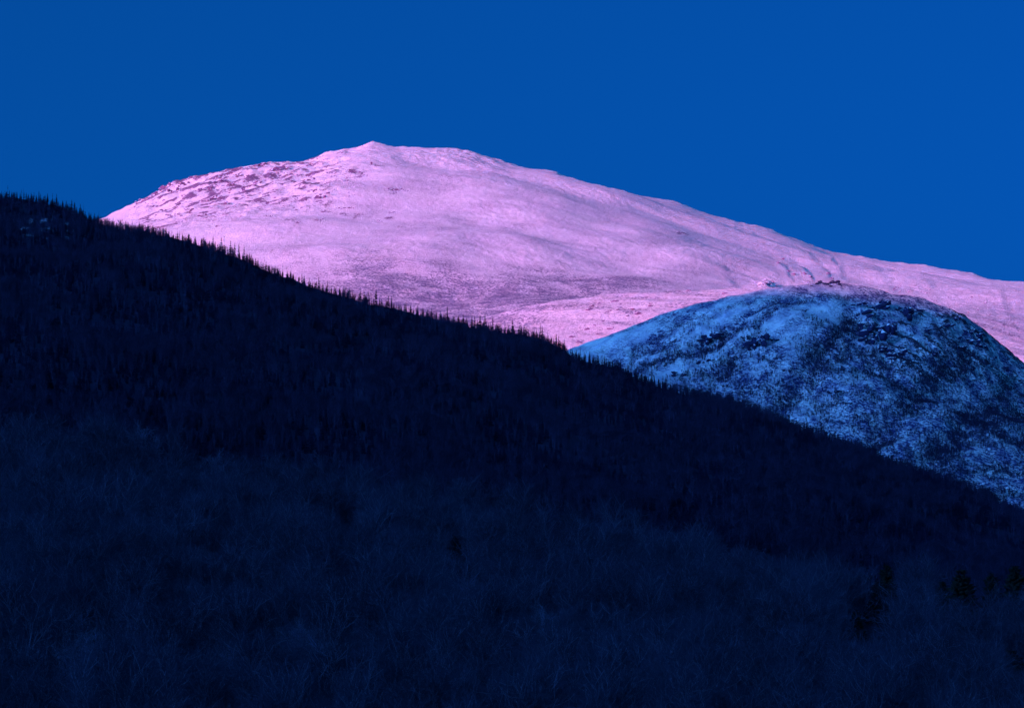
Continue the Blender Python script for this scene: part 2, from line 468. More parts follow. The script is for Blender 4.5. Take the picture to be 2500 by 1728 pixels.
# --- the shaded hill
hl = Terrain(CREST_H, lambda a: 4500 + 1200 * (a - 0.11), 3500, lambda a: np.interp(a, [-.2, 0, .06, .12, .19, .25], [.06, .06, .055, .05, .045, .04]), 620, 340, lambda t: 0.74 * t + 0.26 * t ** 1.8)
X, Y = hl.F[..., 0], hl.F[..., 1]; Q = hl.px.copy()
fd = smooth(0, .12, hl.t)
dz = 20 * fd * fbm(X / 330, Y / 420, 3, 201) + 4.5 * fd * fbm(X / 90, Y / 120, 4, 203) + 1.3 * fbm(X / 22, Y / 30, 4, 207)
# gullies and ledges that slant down to the left
US, VS = X * 0.80 - Y * 0.6, X * 0.6 + Y * 0.80
dz += 4.0 * fd * fbm(US / 60, VS / 260, 3, 211)
# wooded gullies sweeping down from the top
BANDS = [([(2002, 713), (1918, 737), (1804, 787), (1706, 846), (1582, 880)], 11, .55), ([(2100, 750), (2017, 836), (1972, 895), (1890, 985)], 24, .75), ([(2397, 806), (2298, 905), (2199, 1004), (2120, 1090)], 28, .6),
         ([(2520, 960), (2372, 1024), (2298, 1098), (2250, 1150)], 36, .8), ([(2185, 985), (2160, 1050), (2130, 1100)], 22, .6), ([(1760, 735), (1660, 790), (1560, 850), (1500, 890)], 9, .5), ([(1850, 812), (1760, 880), (1700, 960)], 13, .5),
         ([(1900, 760), (1840, 810), (1790, 870), (1720, 930)], 8, .45), ([(2480, 900), (2430, 960), (2400, 1060)], 20, .6)]
Qb = Q + np.stack([14 * fbm(Q[..., 0] / 60, Q[..., 1] / 60, 4, 227), 14 * fbm(Q[..., 0] / 60, Q[..., 1] / 60, 4, 229)], -1)
band = np.zeros_like(X)
for ln, wd_, k_ in BANDS:
    d, al, sd = seg_dist(Qb, ln)
    g_ = k_ * np.exp(-(d / wd_) ** 2) * smooth(0, .12, al)
    band = np.maximum(band, g_)
dz -= 9 * band
crag = smooth(2040, 2110, Q[..., 0]) * smooth(735, 770, Q[..., 1]) * (1 - smooth(880, 950, Q[..., 1])) + 0.6 * np.exp(-((Q[..., 0] - 1810) / 110) ** 2 - ((Q[..., 1] - 845) / 35) ** 2)
crag = np.clip(crag, 0, 1)
lg = ridged(US / 55, VS / 80, 4, 213)
gul = ridged(US / 150, VS / 560, 3, 215)
dz += fd * 15 * (gul - .6)
dz += crag * 15 * (lg - .6)
dz += fd * 2.6 * (ridged(US / 24, VS / 34, 3, 217) - .6) * (0.5 + 0.7 * smooth(-.2, .4, fbm(X / 150, Y / 180, 2, 219)))
hl.add(dz)
TRAILS = [[(1588, 824), (1664, 794), (1733, 770), (1809, 743), (1946, 730)], [(1612, 850), (1673, 806), (1742, 776)], [(1824, 803), (1885, 770), (1930, 752), (1991, 733), (2080, 722)],
          [(1491, 820), (1558, 797), (1606, 777), (1673, 755), (1764, 733), (1855, 715)], [(2060, 850), (2100, 790), (2140, 750)], [(1550, 905), (1640, 860), (1720, 820)], [(2250, 735), (2310, 760), (2350, 790), (2410, 825), (2480, 895)],
          [(1900, 940), (1960, 880), (2040, 810), (2075, 770)], [(1980, 735), (2060, 722), (2140, 722), (2230, 742)]]
trail = np.zeros_like(X)
for ln in TRAILS:
    d, al, sd = seg_dist(Q + np.stack([5 * fbm(Q[..., 0] / 25, Q[..., 1] / 25, 3, 221), 5 * fbm(Q[..., 0] / 25, Q[..., 1] / 25, 3, 223)], -1), ln)
    trail = np.maximum(trail, np.exp(-(d / 8.0) ** 2) * (0.65 + 0.5 * pnoise(al * 14, al * 0 + len(ln), 225)))
crest_y = np.interp(Q[..., 0], [c[0] for c in CREST_H], [c[1] for c in CREST_H])
bl = Q[..., 1] - crest_y
woods = smooth(0, 1, (bl - 30) / 230 + 0.55 * fbm(X / 110, Y / 190, 4, 231) + 0.02 + 0.40 * smooth(1950, 2450, Q[..., 0]) + 0.9 * (0.62 - gul) + 0.9 * band)
scr = np.clip(0.28 + 0.50 * woods + 0.7 * band + 0.40 * fbm(US / 16, VS / 150, 3, 237) + 0.75 * trail + 0.40 * fbm(X / 60, Y / 90, 4, 235) + 0.35 * (0.7 - gul) + 0.25 * smooth(1850, 2350, Q[..., 0]) + 0.35 * smooth(0, 1, (Q[..., 0] - 1950) / 700 + (Q[..., 1] - 900) / 260) + 0.4 * np.exp(-((Q[..., 0] - 2130) / 130) ** 2 - ((Q[..., 1] - 742) / 24) ** 2) - 0.14 * (1 - smooth(1500, 1950, Q[..., 0])) * (1 - smooth(20, 90, bl)), 0, 1)
hl.set_attr('scrub', scr)
hl.set_attr('rock', np.clip(crag * smooth(.55, 1.0, lg) * 0.8 + 0.36 * crag, 0, 1))
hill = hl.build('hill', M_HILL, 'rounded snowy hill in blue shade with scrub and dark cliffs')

# --- the forested ridge
rd_ = Terrain(CREST_R, 2600, 1500, lambda a: np.interp(a, [-.25, -.18, .18, .25], [.078, .078, .028, .02]), 330, 170, lambda t: 0.92 * t + 0.08 * t * t, lower=6.5)
X, Y = rd_.F[..., 0], rd_.F[..., 1]
rd_.add(smooth(0, .15, rd_.t) * (9 * fbm(X / 160, Y / 300, 3, 301) + 2 * fbm(X / 30, Y / 50, 3, 303)))
Q = rd_.px
glade = np.exp(-((Q[..., 0] - 95) / 75) ** 2 - ((Q[..., 1] - 555) / 42) ** 2) + 0.9 * np.exp(-((Q[..., 0] - 180) / 45) ** 2 - ((Q[..., 1] - 560) / 34) ** 2) + 0.6 * np.exp(-((Q[..., 0] - 330) / 60) ** 2 - ((Q[..., 1] - 615) / 28) ** 2) + 0.5 * np.exp(-((Q[..., 0] - 5) / 25) ** 2 - ((Q[..., 1] - 535) / 26) ** 2)
glade = np.clip(glade * (0.22 + 0.9 * fbm(X / 12, Y / 34, 3, 307)), 0, 1)
rd_.set_attr('snow', np.clip(glade * 0.9 + 0.10, 0, 1))
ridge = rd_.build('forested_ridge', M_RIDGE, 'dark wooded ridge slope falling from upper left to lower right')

# --- the hillside the near trees stand on
fg = Terrain(CREST_F, 760, 350, lambda a: np.full_like(a, -0.066), 120, 60, lambda t: t, lower=13.0, back=[(600, -65), (120, None)], foot=[(0.5, -0.5), (1.0, -65)])
X, Y = fg.F[..., 0], fg.F[..., 1]
fg.add(2.5 * fbm(X / 60, Y / 80, 3, 401))
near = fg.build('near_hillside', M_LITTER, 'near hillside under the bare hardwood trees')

# --- valley floor out to the horizon, and the range behind the camera whose shadow covers the valley
n = 48
r_ = np.linspace(0, 1, n) ** 2 * 60000; th = np.linspace(0, 2 * math.pi, 73)[:-1]
V = np.stack([np.outer(r_, np.cos(th)), np.outer(r_, np.sin(th)), np.full((n, 72), -64.0)], -1)
i = np.arange(n * 72).reshape(n, 72); j = np.roll(i, -1, 1)
Fv = np.stack([i[:-1], j[:-1], j[1:], i[1:]], -1).reshape(-1, 4)[72:]
o = bpy.data.objects.new('valley_ground', mesh_np('valley_ground', V.reshape(-1, 3), Fv, M_VALLEY)); C.objects.link(o)
tag(o, 'wooded valley floor between the hills', kind='structure')

HILLTOP = hl.at_px(2040, 692)
SHADOW_Z = HILLTOP[2] + 46.0                      # the shadow's edge lies just about the top of the hill
DIST = 9000.0
hc = np.array(HILLTOP[:2]) + SUN_H * DIST        # a point on the western crest, towards the sun
HW = SHADOW_Z + DIST * math.tan(SUN_EL)
perp = np.array([-SUN_H[1], SUN_H[0]])
ns, nd = 160, 24
S = np.linspace(-9000, 9000, ns); D = np.linspace(-4200, 4200, nd)
ss, dd = np.meshgrid(S, D, indexing='ij')
prof_ = np.clip(1 - np.abs(dd) / 4200, 0, 1) ** 1.15
hz = -64 + (HW + 64 + 18 * fbm(ss / 2500, dd * 0, 2, 501) + 6 * fbm(ss / 500, dd * 0, 3, 503)) * prof_ * (1 - 0.35 * (np.abs(ss) / 9000) ** 4)
PW = np.stack([hc[0] + perp[0] * ss + SUN_H[0] * dd, hc[1] + perp[1] * ss + SUN_H[1] * dd, hz], -1)
o = bpy.data.objects.new('western_range', mesh_np('western_range', PW.reshape(-1, 3), grid_faces(ns, nd), M_VALLEY, True)); C.objects.link(o)
tag(o, 'long wooded range across the valley where the sun goes down', kind='structure')

# ------------------------------------------------------------------ rocks on mountain, spur and hill
def rock_mesh(name, seed, mat, blocks):
    rg = np.random.default_rng(seed)
    bm = bmesh.new()
    for b in range(blocks):
        r = bmesh.ops.create_icosphere(bm, subdivisions=1 if blocks > 1 else 2, radius=1)
        sc = np.array([rg.uniform(.16, .42), rg.uniform(.2, .4), rg.uniform(.16, .42)]) if blocks > 1 else np.array([1, .8, .7])
        off = np.array([rg.uniform(-.85, .85), rg.uniform(-.4, .3), rg.uniform(-.35, .45)]) if blocks > 1 else np.zeros(3)
        planes = rg.normal(size=(7, 3)); planes /= np.linalg.norm(planes, axis=1)[:, None]; pd = rg.uniform(.55, .85, 7)
        for v in r['verts']:
            p = np.array(v.co) * (1 + rg.uniform(-.12, .12))
            for pl, d_ in zip(planes, pd):                # cleave the block along a few planes
                e = p @ pl - d_
                if e > 0: p = p - pl * e
            v.co = p * sc + off
    me = bpy.data.meshes.new(name); bm.to_mesh(me); bm.free(); me.materials.append(mat)
    return me
CR = [rock_mesh('crag_mesh', 600 + k, M_CRAG, 6 + k % 4) for k in range(8)]
BO = [rock_mesh('boulder_mesh', 640 + k, M_CRAG, 1) for k in range(5)]
CL = [rock_mesh('cliff_mesh', 660 + k, M_CLIFF, 8 + k % 4) for k in range(8)]
BD = [rock_mesh('dark_boulder_mesh', 690 + k, M_CLIFF, 1) for k in range(5)]
def rock_at(name, parent, ter, x, y, w, h, meshes, tilt=0.0, sink=0.15, fwd=0.0):
    p = ter.at_px(x, y)
    o = bpy.data.objects.new(name, random.choice(meshes)); C.objects.link(o); o.parent = parent
    m = p[1] / FPX
    sx, sz = w * m * 0.55, h * m * 0.62
    o.scale = (sx, max(sz, sx * 0.35) * 0.9, sz)
    o.rotation_euler = (random.uniform(-.15, .15), -tilt + random.uniform(-.12, .12), random.uniform(-.35, .35))
    o.location = (p[0], p[1] - sz * fwd, p[2] - sz * sink)
    return o
for x, y, w, h, tl in [(352, 490, 34, 12, .5), (375, 478, 26, 11, .55), (404, 462, 36, 16, .6), (424, 468, 30, 14, .4), (448, 451, 30, 10, .1), (470, 436, 26, 9, .1), (480, 466, 26, 9, .3), (505, 463, 30, 10, .2),
        (510, 490, 26, 12, .4), (533, 446, 24, 10, .5), (548, 434, 30, 11, .2), (566, 452, 26, 10, .5), (586, 428, 20, 9, .2), (587, 468, 28, 13, .7), (505, 492, 20, 10, .2), (535, 483, 22, 12, .3), (622, 452, 34, 11, .7),
        (600, 432, 20, 8, .3), (640, 403, 30, 8, .3), (676, 416, 40, 11, .3), (700, 411, 24, 8, .2), (788, 481, 34, 14, .6), (770, 466, 20, 8, .4), (760, 440, 20, 8, .3), (730, 487, 18, 8, .2), (645, 500, 26, 9, .2),
        (548, 497, 24, 8, .3), (470, 512, 20, 7, .2), (440, 500, 22, 8, .3), (395, 515, 20, 6, .1), (420, 526, 22, 6, .1), (495, 527, 24, 7, .1), (376, 505, 18, 7, .2), (445, 527, 14, 5, .1), (904, 402, 12, 9, .5),
        (865, 424, 26, 9, .2), (848, 418, 16, 7, .3), (846, 443, 12, 6, .2), (803, 425, 14, 7, .3), (880, 432, 12, 5, .2), (970, 464, 26, 6, .1), (945, 462, 18, 5, .1), (990, 466, 14, 4, 0), (970, 520, 34, 5, .05),
        (860, 508, 18, 5, .2), (780, 538, 22, 7, .3), (728, 545, 14, 6, .2), (800, 517, 26, 6, .1), (835, 508, 24, 5, .1), (930, 541, 14, 5, .2), (662, 530, 10, 5, 0), (646, 528, 10, 5, 0), (535, 552, 14, 4, .1)]:
    rock_at('crag', mountain, mt, x, y, w * 1.2, h * 1.6, CR, tl * 0.6, 0.0, 0.35)
rr = random.Random(5)
for k in range(215):
    x = 330 + (rr.random() ** 0.85) * 540
    y = np.interp(x, [c[0] for c in CREST_M], [c[1] for c in CREST_M]) + 6 + rr.random() ** 1.2 * 115
    w = rr.uniform(4, 11)
    rock_at('boulder', mountain, mt, x, y, w, w * rr.uniform(.4, .75), BO, rr.uniform(0, .5))
for k in range(50):
    x = rr.uniform(2180, 2492)
    y = np.interp(x, [2180, 2250, 2350, 2500], [690, 700, 720, 750]) + rr.uniform(0, 1) * np.interp(x, [2180, 2300, 2400, 2500], [20, 40, 75, 120])
    w = rr.uniform(3.5, 7.5)
    rock_at('boulder', mountain, mt, x, y, w, w * rr.uniform(.6, .9), BO, .1, -0.1)
for x, y, w, h in [(1846, 690, 12, 8), (1855, 697, 10, 8), (1866, 684, 12, 8), (1874, 693, 14, 10), (1884, 688, 12, 8), (1893, 697, 10, 6), (1925, 662, 10, 10), (1937, 670, 12, 14), (1965, 668, 12, 14), (1978, 677, 10, 12),
        (1900, 642, 10, 10), (1912, 633, 8, 10), (2022, 668, 12, 12), (2030, 680, 10, 12), (1972, 690, 9, 9)]:
    rock_at('boulder', mountain, mt, x, y, w, h, BO, .2)
for x, y, w, h in [(1682, 710, 12, 5), (1770, 717, 14, 5), (1500, 735, 18, 6), (1448, 747, 12, 6), (1462, 741, 10, 5), (1560, 766, 14, 9), (1585, 748, 9, 6), (1590, 741, 8, 5), (1440, 757, 16, 8), (1480, 763, 12, 4),
        (1436, 804, 12, 6), (1490, 803, 16, 6), (1465, 815, 18, 5), (1395, 822, 12, 6), (1417, 834, 12, 6), (1545, 755, 10, 6), (1516, 744, 8, 4), (1506, 758, 7, 4), (1470, 784, 10, 4), (1452, 793, 8, 4), (1530, 772, 8, 5), (1410, 812, 9, 4)]:
    rock_at('boulder', spur, sp, x, y, w * 1.3, h * 1.5, BO, .2, 0.0)
for x, y, w, h, tl in [(1740, 830, 52, 20, .1), (1722, 838, 24, 16, .3), (1850, 840, 46, 28, .4), (1838, 848, 24, 22, .2), (1888, 830, 36, 14, -.4), (1814, 829, 24, 10, .2), (1846, 800, 18, 10, .3), (1652, 915, 36, 14, 0), (1718, 884, 36, 10, .5),
        (1738, 951, 18, 8, .2), (1766, 943, 24, 8, .3), (2126, 764, 60, 14, .4), (2150, 750, 34, 14, .3), (2100, 748, 24, 10, .1), (2108, 800, 30, 18, .4), (2135, 822, 44, 28, .3), (2160, 808, 36, 22, .5), (2118, 832, 28, 14, .2),
        (2216, 776, 28, 20, .6), (2200, 762, 24, 12, .2), (2180, 862, 40, 14, .1), (2146, 858, 26, 10, .1), (2186, 872, 22, 12, .1), (2240, 762, 26, 8, -.1), (2300, 797, 34, 12, .3), (2290, 772, 24, 8, -.2), (2325, 776, 24, 8, -.3),
        (2340, 828, 26, 10, .4), (2372, 838, 34, 12, .1), (2388, 828, 22, 12, .4), (2362, 812, 24, 8, .2), (2345, 852, 22, 8, .3), (2398, 850, 22, 8, -.2), (2260, 812, 18, 8, .2), (2040, 957, 34, 7, -.2), (2058, 960, 22, 6, -.1),
        (2250, 880, 16, 7, .2), (2420, 880, 20, 8, .3), (2450, 900, 24, 8, .3), (2280, 868, 16, 8, .2), (2480, 930, 24, 8, .2), (2330, 905, 18, 7, .2), (1960, 760, 14, 6, .2), (1920, 905, 16, 6, .3), (2070, 985, 18, 7, .2)]:
    k_ = 1.3 if x > 2080 and y < 880 else 1.0
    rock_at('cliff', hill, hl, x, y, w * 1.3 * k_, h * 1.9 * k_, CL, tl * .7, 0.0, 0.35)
for x, y, w, h in [(1996, 691, 11, 9), (2004, 687, 13, 11), (2013, 690, 12, 9), (2021, 692, 10, 10), (2027, 686, 10, 8), (2034, 689, 14, 12), (2043, 687, 13, 12), (2029, 697, 9, 7), (1984, 696, 8, 5), (2048, 692, 9, 8)]:
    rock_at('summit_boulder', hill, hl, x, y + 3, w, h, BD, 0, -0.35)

# ------------------------------------------------------------------ tree shapes
def tubes(segs, sides=3):
    """segs: rows of p0(3) p1(3) r0 r1 -> one mesh of open tapered prisms"""
    S = np.asarray(segs, float); n = len(S)
    p0, p1, r0, r1 = S[:, 0:3], S[:, 3:6], S[:, 6], S[:, 7]
    d = p1 - p0; d /= np.linalg.norm(d, axis=1)[:, None] + 1e-9
    ref = np.where(np.abs(d[:, 2:3]) > 0.9, np.array([[1., 0, 0]]), np.array([[0, 0, 1.]]))
    a = np.cross(d, ref); a /= np.linalg.norm(a, axis=1)[:, None]; b = np.cross(d, a)
    V = np.zeros((n, 2 * sides, 3))
    for k in range(sides):
        t = 2 * math.pi * k / sides
        w = math.cos(t) * a + math.sin(t) * b
        V[:, k] = p0 + w * r0[:, None]; V[:, sides + k] = p1 + w * r1[:, None]
    base = (np.arange(n) * 2 * sides)[:, None, None]
    f = np.array([[k, (k + 1) % sides, sides + (k + 1) % sides, sides + k] for k in range(sides)])
    return V.reshape(-1, 3), (base + f[None]).reshape(-1, 4)

def unit(v): return v / (np.linalg.norm(v) + 1e-9)

def bare_tree(seed, H=15.0, spread=0.5, first=0.28, stems=1, twigs=1.0, lean=0.0, thick=1.0):
    rg = np.random.default_rng(seed)
    big, small = [], []
    def grow(p, d, L, r, lev):
        ns_ = (6, 4, 3, 2, 1)[lev]
        q = p; pts = [p]; rad = [r]
        for k in range(ns_):
            d = unit(d + rg.normal(0, (0.05, 0.13, 0.18, 0.22, 0.25)[lev], 3) + np.array([0, 0, (0.02, 0.10, 0.10, 0.06, 0.05)[lev]]))
            q2 = q + d * L / ns_
            r2 = r * (1 - (k + 1) / ns_ * (0.72 if lev < 4 else 0.8))
            (big if lev < 3 else small).append([*q, *q2, rad[-1], r2])
            q = q2; pts.append(q); rad.append(r2)
        if lev == 4: return
        nch = int(round((9, 6, 5, 4 * twigs)[lev] * rg.uniform(.8, 1.2)))
        for c in range(nch):
            lo = (first, 0.25, 0.15, 0.1)[lev]
            f = lo + (1 - lo) * (c + rg.random()) / nch
            k = min(int(f * ns_), ns_ - 1); fr = f * ns_ - k
            pp = pts[k] * (1 - fr) + pts[k + 1] * fr
            rr_ = (rad[k] * (1 - fr) + rad[k + 1] * fr) * 0.6
            ax = unit(pts[k + 1] - pts[k])
            az = rg.uniform(0, 2 * math.pi) if lev else c * 2.4 + rg.uniform(-.5, .5)
            s1 = unit(np.cross(ax, [0.3, 0.9, 0.1])); s2 = np.cross(ax, s1)
            an = (spread * rg.uniform(.7, 1.3), 0.75, 0.8, 0.8)[lev]
            dd_ = unit(ax * math.cos(an) + (s1 * math.cos(az) + s2 * math.sin(az)) * math.sin(an))
            LL = ((H * 0.50 * (1.15 - 0.6 * f)), L * 0.52, L * 0.55, L * 0.6)[lev] * rg.uniform(.75, 1.2)
            grow(pp, dd_, LL, max(rr_, 0.012), lev + 1)
    for s_ in range(stems):
        off = np.array([rg.uniform(-.5, .5), rg.uniform(-.5, .5), 0]) if stems > 1 else np.zeros(3)
        d0 = unit(np.array([lean + (rg.uniform(-.28, .28) if stems > 1 else 0), rg.uniform(-.1, .1), 1]))
        grow(off, d0, H * rg.uniform(.8, .92), H * 0.0125 * thick / math.sqrt(stems), 0)
    big = np.array(big); small = np.array(small)
    small[:, 6:8] = np.maximum(small[:, 6:8], 0.012) * 1.5
    big[:, 6:8] = np.maximum(big[:, 6:8], 0.022) * 1.25
    return big, small

def bare_meshes(name, seed, mats, **kw):
    b, s = bare_tree(seed, **kw)
    bV, bF = tubes(b, 5); sV, sF = tubes(s, 3)
    return mesh_np(name + '_trunk', bV, bF, mats[0], True), mesh_np(name + '_crown', sV, sF, mats[1])

def spruce(seed, H=10.0, R=1.5, base=0.10, gaps=0.15, dens=1.0, droop=0.25, pw=0.75):
    rg = np.random.default_rng(seed)
    V, F = [], []
    nt_ = int(H * 1.7 * dens)
    for i in range(nt_):
        f = base + (1 - base) * (i + rg.uniform(-.3, .3)) / nt_
        f = min(max(f, base), .985)
        if rg.random() < gaps: continue
        lean_ = rg.uniform(.7, 1.25)
        L0 = R * (1 - f) ** pw * lean_ + 0.10
        nb = int(rg.integers(6, 9))
        a0 = rg.random() * 6.28
        for b in range(nb):
            if rg.random() < gaps * .8: continue
            a = a0 + b * 6.283 / nb + rg.uniform(-.3, .3)
            L = L0 * rg.uniform(.65, 1.2)
            z = f * H + rg.uniform(-.1, .1)
            di = np.array([math.cos(a), math.sin(a), 0]); sd = np.array([-math.sin(a), math.cos(a), 0])
            mid = di * L * 0.55 + np.array([0, 0, z - L * droop * .4])
            tip = di * L + np.array([0, 0, z - L * droop + 0.12 * L])
            root = np.array([0, 0, z])
            wv = L * 0.26 + .06
            k = len(V)
            V += [root + [0, 0, .16], mid + sd * wv, mid - sd * wv, tip, mid - [0, 0, L * .26 + .12]]
            F += [[k, k + 1, k + 3], [k, k + 3, k + 2], [k, k + 4, k + 1], [k, k + 2, k + 4], [k + 1, k + 4, k + 3], [k + 2, k + 3, k + 4]]
    k = len(V)                                           # leader
    for t in range(3):
        V.append([0.09 * math.cos(t * 2.09), 0.09 * math.sin(t * 2.09), H * .955])
    V.append([0, 0, H * 1.03])
    F += [[k, k + 1, k + 3], [k + 1, k + 2, k + 3], [k + 2, k, k + 3]]
    r = H * 0.011 + .03
    T = [[0, 0, -1.2, 0, 0, H * .5, r, r * .6], [0, 0, H * .5, 0, 0, H * .98, r * .6, r * .15]]
    return np.array(V), np.array(F), T

def spruce_meshes(name, seed, mats, **kw):
    V, F, T = spruce(seed, **kw)
    tV, tF = tubes(T, 5)
    return mesh_np(name + '_trunk', tV, tF, mats[1]), mesh_np(name + '_crown', V, F, mats[0])

def snag_meshes(name, seed, H, mat):
    rg = np.random.default_rng(seed)
    T = [[0, 0, -1, .05, 0, H * .55, .16, .11], [.05, 0, H * .55, .1, .05, H, .11, .03]]
    B = []
    for i in range(26):
        z = H * rg.uniform(.3, .97); a = rg.uniform(0, 6.28); L = rg.uniform(.3, 1.0) * (1.15 - z / H)
        B.append([0.06, 0, z, math.cos(a) * L, math.sin(a) * L, z + rg.uniform(-.2, .15), .05, .015])
    tV, tF = tubes(T, 5); bV, bF = tubes(B, 3)
    return mesh_np(name + '_trunk', tV, tF, mat), mesh_np(name + '_crown', bV, bF, mat)

def joined(name, pair):
    """trunk and crown of one tree in one mesh, for the instanced forest"""
    a, b = pair
    o1 = bpy.data.objects.new(name, a.copy())
    bm = bmesh.new(); bm.from_mesh(a); na = len(bm.faces); bm.from_mesh(b)
    bm.faces.ensure_lookup_table()
    for f in bm.faces[na:]: f.material_index = 1
    me = bpy.data.meshes.new(name); bm.to_mesh(me); bm.free()
    me.materials.append(a.materials[0]); me.materials.append(b.materials[0])
    bpy.data.objects.remove(o1)
    return me

SPR = {
 'full': [spruce_meshes('full_spruce', 700 + k, (M_NEEDLE, M_TRUNK), H=10, R=r, base=.08, gaps=.10) for k, r in enumerate((1.9, 2.2, 1.7))],
 'narrow': [spruce_meshes('narrow_spruce', 710 + k, (M_NEEDLE, M_TRUNK), H=10, R=r, base=.10, gaps=.12) for k, r in enumerate((1.45, 1.25, 1.6))],
 'gaunt': [spruce_meshes('gaunt_spruce', 720 + k, (M_NEEDLE, M_TRUNK), H=10, R=r, base=.25, gaps=.36) for k, r in enumerate((1.3, 1.5, 1.1))],
 'dead': [snag_meshes('dead_spruce', 730 + k, 10, M_TRUNK) for k in range(3)],
}
HW = {
 'broad': [bare_meshes('broad_tree', 800 + k, (M_BARK, M_TWIG), H=15, spread=.72, first=.25) for k in range(3)],
 'upright': [bare_meshes('upright_tree', 810 + k, (M_BARK, M_TWIG), H=16, spread=.45, first=.34) for k in range(3)],
 'forked': [bare_meshes('forked_tree', 820 + k, (M_BARK, M_TWIG), H=14, spread=.55, first=.3, stems=3, twigs=.55) for k in range(2)],
 'leaning': [bare_meshes('leaning_tree', 830 + k, (M_BARK, M_TWIG), H=14, spread=.6, first=.3, lean=.22 * (1 if k else -1)) for k in range(2)],
 'pale': [bare_meshes('pale_tree', 840 + k, (M_PALE, M_BARK), H=15, spread=.6, first=.3, twigs=.6, thick=1.25) for k in range(2)],
}
PIN = [spruce_meshes('pine', 860 + k, (M_PINE, M_TRUNK), H=13, R=4.4, base=.15, gaps=.06, dens=1.3, droop=.05, pw=.5) for k in range(3)]

# ------------------------------------------------------------------ instanced woods (uncountable)
def variants(name, meshes):
    col = bpy.data.collections.new(name)
    for k, me in enumerate(meshes):
        col.objects.link(bpy.data.objects.new('%s_%02d' % (name, k), me))
    return col

def woods_obj(name, label, cat, P, sc, rz, ix, col):
    me = bpy.data.meshes.new(name)
    me.vertices.add(len(P)); me.vertices.foreach_set('co', np.ascontiguousarray(P, np.float32).ravel())
    for key, val, ty in (('sc', sc, 'FLOAT'), ('rz', rz, 'FLOAT'), ('ix', ix, 'INT')):
        at = me.attributes.new(key, ty, 'POINT')
        at.data.foreach_set('value', np.ascontiguousarray(val, np.int32 if ty == 'INT' else np.float32))
    o = bpy.data.objects.new(name, me); C.objects.link(o)
    tag(o, label, cat, None, 'stuff')
    ng = bpy.data.node_groups.new(name + '_scatter', 'GeometryNodeTree')
    ng.interface.new_socket('Geometry', in_out='INPUT', socket_type='NodeSocketGeometry')
    ng.interface.new_socket('Geometry', in_out='OUTPUT', socket_type='NodeSocketGeometry')
    gi = ng.nodes.new('NodeGroupInput'); go = ng.nodes.new('NodeGroupOutput')
    ip = ng.nodes.new('GeometryNodeInstanceOnPoints'); ci = ng.nodes.new('GeometryNodeCollectionInfo')
    ci.inputs['Collection'].default_value = col
    ci.inputs['Separate Children'].default_value = True; ci.inputs['Reset Children'].default_value = True
    ip.inputs['Pick Instance'].default_value = True
    def att(key, ty):
        a = ng.nodes.new('GeometryNodeInputNamedAttribute'); a.data_type = ty; a.inputs['Name'].default_value = key
        return a.outputs['Attribute']
    cx_ = ng.nodes.new('ShaderNodeCombineXYZ')
    L = ng.links.new
    L(gi.outputs[0], ip.inputs['Points']); L(ci.outputs[0], ip.inputs['Instance'])
    L(att('ix', 'INT'), ip.inputs['Instance Index'])
    L(att('rz', 'FLOAT'), cx_.inputs[2])
    e2r = ng.nodes.new('FunctionNodeEulerToRotation'); L(cx_.outputs[0], e2r.inputs[0]); L(e2r.outputs[0], ip.inputs['Rotation'])
    L(att('sc', 'FLOAT'), ip.inputs['Scale'])
    L(ip.outputs[0], go.inputs[0])
    md = o.modifiers.new('scatter', 'NODES'); md.node_group = ng
    return o

in_view = lambda ter, m=0.02: (np.abs(ter.F[..., 0] / ter.F[..., 1]) < 0.178 + m).astype(float)

# ridge woods: spruce and, in patches, bare birch and maple
col_spr = variants('ridge_spruce', [joined('ridge_spruce', p) for k in ('full', 'narrow', 'gaunt') for p in SPR[k]])
small_bare = [bare_meshes('small_bare', 880 + k, (M_RIDGEBARK, M_RIDGETWIG), H=11, spread=.5, first=.35, twigs=.35) for k in range(4)]
col_bar = variants('ridge_hardwood', [joined('ridge_hardwood', p) for p in small_bare])
patch = fbm(rd_.F[..., 0] / 90, rd_.F[..., 1] / 130, 3, 311)
lowf = smooth(.05, .6, rd_.t)
wc = in_view(rd_) * (0.35 + 0.6 * smooth(.55, .85, rd_.t) + 0.65 * smooth(-.2, .25, -patch + .25 * (1 - lowf))) * (1 - 0.86 * glade)
wh = in_view(rd_) * smooth(.03, .12, rd_.t) * (0.12 + 0.9 * smooth(0.0, .35, patch + .12 * lowf)) * (1 - 0.75 * glade)
Pc = rd_.scatter(26000, wc, rng); Ph = rd_.scatter(11000, wh, rng)
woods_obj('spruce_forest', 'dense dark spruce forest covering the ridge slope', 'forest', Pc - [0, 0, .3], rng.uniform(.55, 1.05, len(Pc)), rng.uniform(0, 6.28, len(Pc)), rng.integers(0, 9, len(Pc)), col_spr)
woods_obj('hardwood_forest', 'patches of bare hardwoods among the spruce on the ridge slope', 'forest', Ph - [0, 0, .2], rng.uniform(.65, 1.1, len(Ph)), rng.uniform(0, 6.28, len(Ph)), rng.integers(0, 4, len(Ph)), col_bar)

